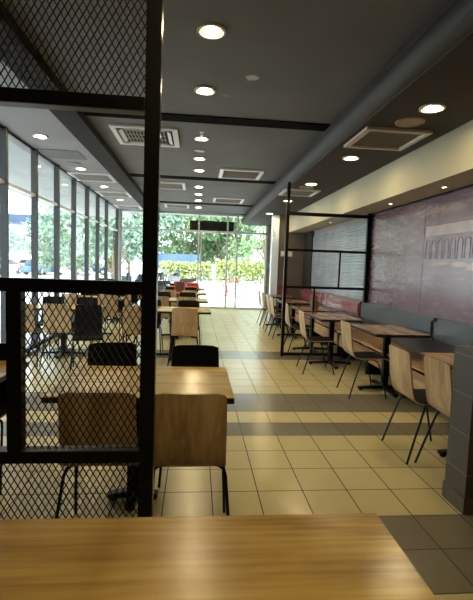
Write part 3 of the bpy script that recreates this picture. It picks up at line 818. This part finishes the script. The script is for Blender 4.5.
tree(-30, 66, 6.2, 2.8, 1600, .6, M['leaf'], 'tree beyond the parked cars, second from the left', 20)
tree(-24, 72, 6.6, 3.0, 1600, .6, M['leaf_yellow'], 'yellowish tree beyond the parked cars', 21)
tree(-42, 92, 8., 4.0, 1800, .8, M['leaf_blue'], 'broad tree far beyond the parking lot', 22)

bd = thing('hoarding', 'long blue painted hoarding beyond the forecourt', 'wall', (-3.2, 41.5, -.01))
for k in range(4):
    MB().box(-.5+k, -.5+k+.98, -.03, .03, .9, 2.4).build('panel', M['blue_sheet'], bd)
    MB().box(-.53+k, -.47+k, .03, .09, 0, 2.4).build('post', M['white_paint'], bd)
rl = thing('railing', 'low grey metal railing before the yellow hedge', 'railing', (1.5, 34.5, -.01))
for x in (-2, -1, 0, 1): MB().tube([(x, 0, 0), (x, 0, .95)], .03).build('post', M['steel'], rl)
for z in (.3, .62, .95): MB().tube([(-2, 0, z), (1, 0, z)], .025).build('rail', M['mullion'], rl)

def box_building(x0, x1, y0, y1, h, label, nx, nz, facing):
    t = thing('building', label, 'building', ((x0+x1)/2, (y0+y1)/2, -.01))
    w, d = (x1-x0)/2, (y1-y0)/2
    MB().box(-w, w, -d, d, 0, h).build('wall', M['building'], t)
    MB().box(-w-.3, w+.3, -d-.3, d+.3, h, h+.35).build('roof', M['concrete_blue'], t)
    for i in range(nx):
        for k in range(nz):
            zz = .9+k*3.0
            if facing == 'y':
                x = -w+(i+.5)*2*w/nx; m = MB().box(x-.7, x+.7, -d-.04, -d+.02, zz, zz+1.4)
            else:
                y = -d+(i+.5)*2*d/nx; m = MB().box(w-.02, w+.04, y-.7, y+.7, zz, zz+1.4)
            m.build('window', M['auto_glass'], t)
    return t
box_building(3, 15, 62, 70, 7.2, 'pale building with rows of windows behind the trees', 5, 2, 'y')
box_building(-66, -54, 112, 140, 7.5, 'long pale building beyond the parked cars', 8, 2, 'x')
el = thing('overpass', 'blue-grey elevated road crossing behind the trees', 'bridge', (-92, 150, -.01), math.radians(90))
MB().box(-4, 4, -52, 60, 12.6, 15.6).build('deck', M['concrete_blue'], el)
for y in (-48, -16, 16, 48): MB().box(-1.2, 1.2, y-1.2, y+1.2, 0, 12.6).build('pier', M['concrete_blue'], el)

# vehicles
def carmat(nm, c): return mat(nm, c, .25, 0, .5, .6)
PM = {'white': carmat('white_car_paint', (.75, .75, .75)), 'blue': carmat('blue_car_paint', (.05, .14, .36)), 'red': carmat('red_car_paint', (.45, .03, .03)),
      'grey': carmat('grey_car_paint', (.22, .24, .26)), 'silver': carmat('silver_car_paint', (.5, .52, .54)), 'dark': carmat('dark_car_paint', (.04, .05, .07))}
M['tail'] = mat('red_lamp', (.5, .02, .02), .3)
def car(x, y, deg, col, label):
    t = thing('car', label, 'car', (x, y, -.01), math.radians(deg), 'parked cars')
    MB().prism([(-2.1, .28), (-2.15, .62), (-2.05, .82), (-1.4, .88), (1.0, .88), (1.95, .74), (2.15, .55), (2.12, .28)], 'Y', -.84, .84, .05).build('body', PM[col], t, True)
    MB().prism([(-1.75, .86), (-1.25, 1.36), (-.9, 1.43), (.15, 1.43), (.45, 1.36), (1.15, .86)], 'Y', -.70, .70, .05).build('cabin', PM[col], t, True)
    MB().prism([(-1.55, .92), (-1.18, 1.32), (.38, 1.32), (.98, .92)], 'Y', -.712, .712).build('side_glass', M['auto_glass'], t)
    g = MB()
    for (ya, za, yb, zb) in ((1.13, .92, .50, 1.36), (-1.73, .92, -1.30, 1.34)):
        s_ = 1 if ya > 0 else -1
        g.bm.faces.new([g.bm.verts.new(v) for v in ((ya+.01*s_, -.6, za), (ya+.01*s_, .6, za), (yb+.02*s_, .56, zb), (yb+.02*s_, -.56, zb))])
    g.build('windscreen', M['auto_glass'], t)
    for sx_ in (-1.3, 1.3):
        for sy in (-1, 1):
            w = MB().tube([(sx_, sy*.66, .32), (sx_, sy*.86, .32)], .32, 18).build('wheel', M['tyre'], t)
            MB().tube([(sx_, sy*.80, .32), (sx_, sy*.872, .32)], .19, 14).build('hub', M['silver'] if 'silver' in M else M['chrome'], w)
    for sy in (-1, 1):
        MB().box(2.05, 2.15, sy*.6-.16, sy*.6+.16, .56, .68).build('headlamp', M['white_card'], t)
        MB().box(-2.17, -2.08, sy*.6-.16, sy*.6+.16, .62, .76).build('tail_lamp', M['tail'], t)
    return t
for x, y, d, c_, lb in ((-17.6, 41.0, 78, 'white', 'white car parked outside the leftmost side window'),
                        (-19.6, 47.0, 15, 'red', 'red car parked behind the white one at left window'),
                        (-14.4, 42.0, 74, 'blue', 'dark blue car parked outside the second side window'),
                        (-19.6, 54.0, 15, 'silver', 'silver car further back in the parking lot'),
                        (-11.9, 43.5, 76, 'white', 'white car outside the third side window'),
                        (-11.5, 48, 15, 'blue', 'blue car outside the fourth side window'),
                        (-25.0, 58.0, 15, 'white', 'white car far back beyond the silver one'),
                        (-17.5, 60.0, 12, 'grey', 'grey car far back in the parking lot'),
                        (-24.0, 52.0, 20, 'dark', 'dark car beyond the white and red ones')):
    car(x, y, d, c_, lb)
def motorbike(x, y, deg, col, label):
    t = thing('motorbike', label, 'motorcycle', (x, y, -.01), math.radians(deg), 'parked motorbikes')
    for sx_ in (-.62, .62):
        ring = [(sx_+.25*math.cos(a), 0, .30+.25*math.sin(a)) for a in [2*PI*k/18 for k in range(18)]]
        w = MB().tube(ring, .05, 8, True).build('wheel', M['tyre'], t, True)
        s_ = MB()
        for k in range(6):
            a = PI*k/6; s_.tube([(sx_+.24*math.cos(a), 0, .3+.24*math.sin(a)), (sx_-.24*math.cos(a), 0, .3-.24*math.sin(a))], .008, 5)
        s_.build('spokes', M['chrome'], w)
    MB().prism([(-.75, .68), (-.72, .78), (-.1, .76), (.05, .70), (.0, .60), (-.5, .58)], 'Y', -.12, .12, .03).build('seat', M['rubber'], t, True)
    MB().prism([(-.5, .35), (-.45, .58), (.1, .6), (.15, .35), (0, .22), (-.3, .22)], 'Y', -.14, .14, .03).build('engine', M['mullion'], t, True)
    MB().prism([(.05, .62), (0, .80), (.2, .90), (.45, .86), (.5, .70), (.3, .58)], 'Y', -.13, .13, .04).build('tank', PM[col], t, True)
    MB().prism([(.42, .55), (.40, 1.0), (.52, 1.04), (.62, .80), (.60, .56)], 'Y', -.15, .15, .04).build('fairing', PM[col], t, True)
    for sy in (-1, 1): MB().tube([(.62, sy*.07, .3), (.48, sy*.07, .95)], .022, 6).build('fork', M['chrome'], t)
    MB().tube([(.36, -.34, 1.03), (.46, -.12, .98), (.46, .12, .98), (.36, .34, 1.03)], .018, 6).build('handlebar', M['chrome'], t, True)
    for sy in (-1, 1): MB().tube([(.40, sy*.25, 1.0), (.42, sy*.28, 1.18), (.42, sy*.36, 1.2)], [.008, .008, .04], 6).build('mirror', M['rubber'], t)
    MB().tube([(-.1, .14, -.0), (-.05, .1, .25)], .012, 5).build('kickstand', M['chrome'], t)
    return t
motorbike(-2.3, 16.6, 25, 'dark', 'dark motorbike outside the left corner of the glass front')
motorbike(-1.75, 17.2, 200, 'dark', 'dark motorbike hidden partly by the mesh screen post')
motorbike(-3.3, 18.2, 15, 'dark', 'black motorbike behind the dark ones at the corner')
motorbike(-2.6, 33, 75, 'grey', 'motorbike parked before the blue hoarding, left one')
motorbike(-1.5, 33, 80, 'dark', 'motorbike parked before the blue hoarding, right one')
motorbike(-.75, 20.6, 190, 'grey', 'grey motorbike outside the glass front, left of the doors')

def bicycle(x, y, deg, label):
    t = thing('bicycle', label, 'bicycle', (x, y, -.01), math.radians(deg))
    for sx_ in (-.5, .5):
        ring = [(sx_+.32*math.cos(a), 0, .335+.32*math.sin(a)) for a in [2*PI*k/24 for k in range(24)]]
        w = MB().tube(ring, .018, 6, True).build('wheel', M['tyre'], t, True)
        s_ = MB()
        for k in range(8):
            a = PI*k/8; s_.tube([(sx_+.31*math.cos(a), 0, .335+.31*math.sin(a)), (sx_-.31*math.cos(a), 0, .335-.31*math.sin(a))], .003, 4)
        s_.build('spokes', M['chrome'], w)
    f = MB()
    for a, b in (((-.5, 0, .335), (-.1, 0, .30)), ((-.1, 0, .30), (-.22, 0, .82)), ((-.1, 0, .30), (.34, 0, .74)), ((-.2, 0, .74), (.34, 0, .78)), ((-.5, 0, .335), (-.2, 0, .72))): f.tube([a, b], .018, 6)
    f.build('frame', M['red'], t)
    MB().tube([(.5, 0, .335), (.36, 0, .70), (.32, 0, .95)], .016, 6).build('fork', M['red'], t)
    MB().tube([(.25, -.26, .98), (.34, -.1, .96), (.34, .1, .96), (.25, .26, .98)], .014, 6).build('handlebar', M['chrome'], t)
    MB().prism([(-.34, .84), (-.34, .88), (-.08, .86), (-.08, .84)], 'Y', -.06, .06, .01).build('saddle', M['rubber'], t)
    MB().tube([(-.1, -.12, .22), (-.1, -.1, .30), (-.1, .1, .30), (-.1, .12, .38)], .012, 5).build('pedals', M['rubber'], t)
    return t
bicycle(1.5, 19.0, 12, 'red-framed bicycle parked outside the right glass door')
bo = thing('bollard', 'red post standing beside the bicycle outside', 'bollard', (1.40, 20.0, -.01))
MB().lathe([(0, 0), (.06, 0), (.055, .8), (.03, .86), (0, .87)], 12).build('post', M['red'], bo, True)
MB().lathe([(.062, .55), (.062, .68)], 12).build('band', M['white_card'], bo)
pl = thing('planter', 'low pale planter block outside beside the bicycle', 'planter', (2.9, 20.2, -.01))
MB().box(-.9, .55, -.3, .3, 0, .5, .02).build('block', M['paving'], pl)
MB().box(-.85, .5, -.25, .25, .5, .52).build('soil', M['bark'], pl)

# ------------------------------------------------------------------ light
w = bpy.data.worlds.new('sky'); S.world = w; w.use_nodes = True
bg = w.node_tree.nodes['Background']; bg.inputs['Color'].default_value = (.86, .94, 1.0, 1); bg.inputs['Strength'].default_value = 3.7
sun = bpy.data.lights.new('sun', 'SUN'); sun.energy = 4.0; sun.angle = .05; sun.color = (1, .96, .9)
so = bpy.data.objects.new('sun', sun); C.objects.link(so); so.rotation_euler = (math.radians(28), math.radians(18), 0); so.location = (0, 10, 30)

# ------------------------------------------------------------------ camera
yaw, pit, rol = math.radians(5.44), math.radians(4.53), math.radians(2.02)
fv = Vector((math.sin(yaw)*math.cos(pit), math.cos(yaw)*math.cos(pit), -math.sin(pit)))
r0 = Vector((math.cos(yaw), -math.sin(yaw), 0)); u0 = r0.cross(fv)
rv = math.cos(rol)*r0 + math.sin(rol)*u0; uv = -math.sin(rol)*r0 + math.cos(rol)*u0
cam = bpy.data.cameras.new('camera'); co = bpy.data.objects.new('camera', cam); C.objects.link(co)
co.matrix_world = Matrix(((rv.x, uv.x, -fv.x, 0), (rv.y, uv.y, -fv.y, 0), (rv.z, uv.z, -fv.z, 1.455), (0, 0, 0, 1)))
cam.sensor_fit = 'VERTICAL'; cam.sensor_height = 36.; cam.sensor_width = 36*473/600; cam.lens = 430/600*36
cam.clip_start = .02; cam.clip_end = 600
S.camera = co

S.view_settings.view_transform = 'Standard'; S.view_settings.look = 'None'; S.view_settings.gamma = 1.
S.view_settings.use_curve_mapping = False; S.view_settings.exposure = .46
S.cycles.use_denoising = True
S.cycles.max_bounces = 10; S.cycles.diffuse_bounces = 5; S.cycles.glossy_bounces = 5; S.cycles.transparent_max_bounces = 16
S.cycles.sample_clamp_indirect = 6.
S.cycles.caustics_reflective = False
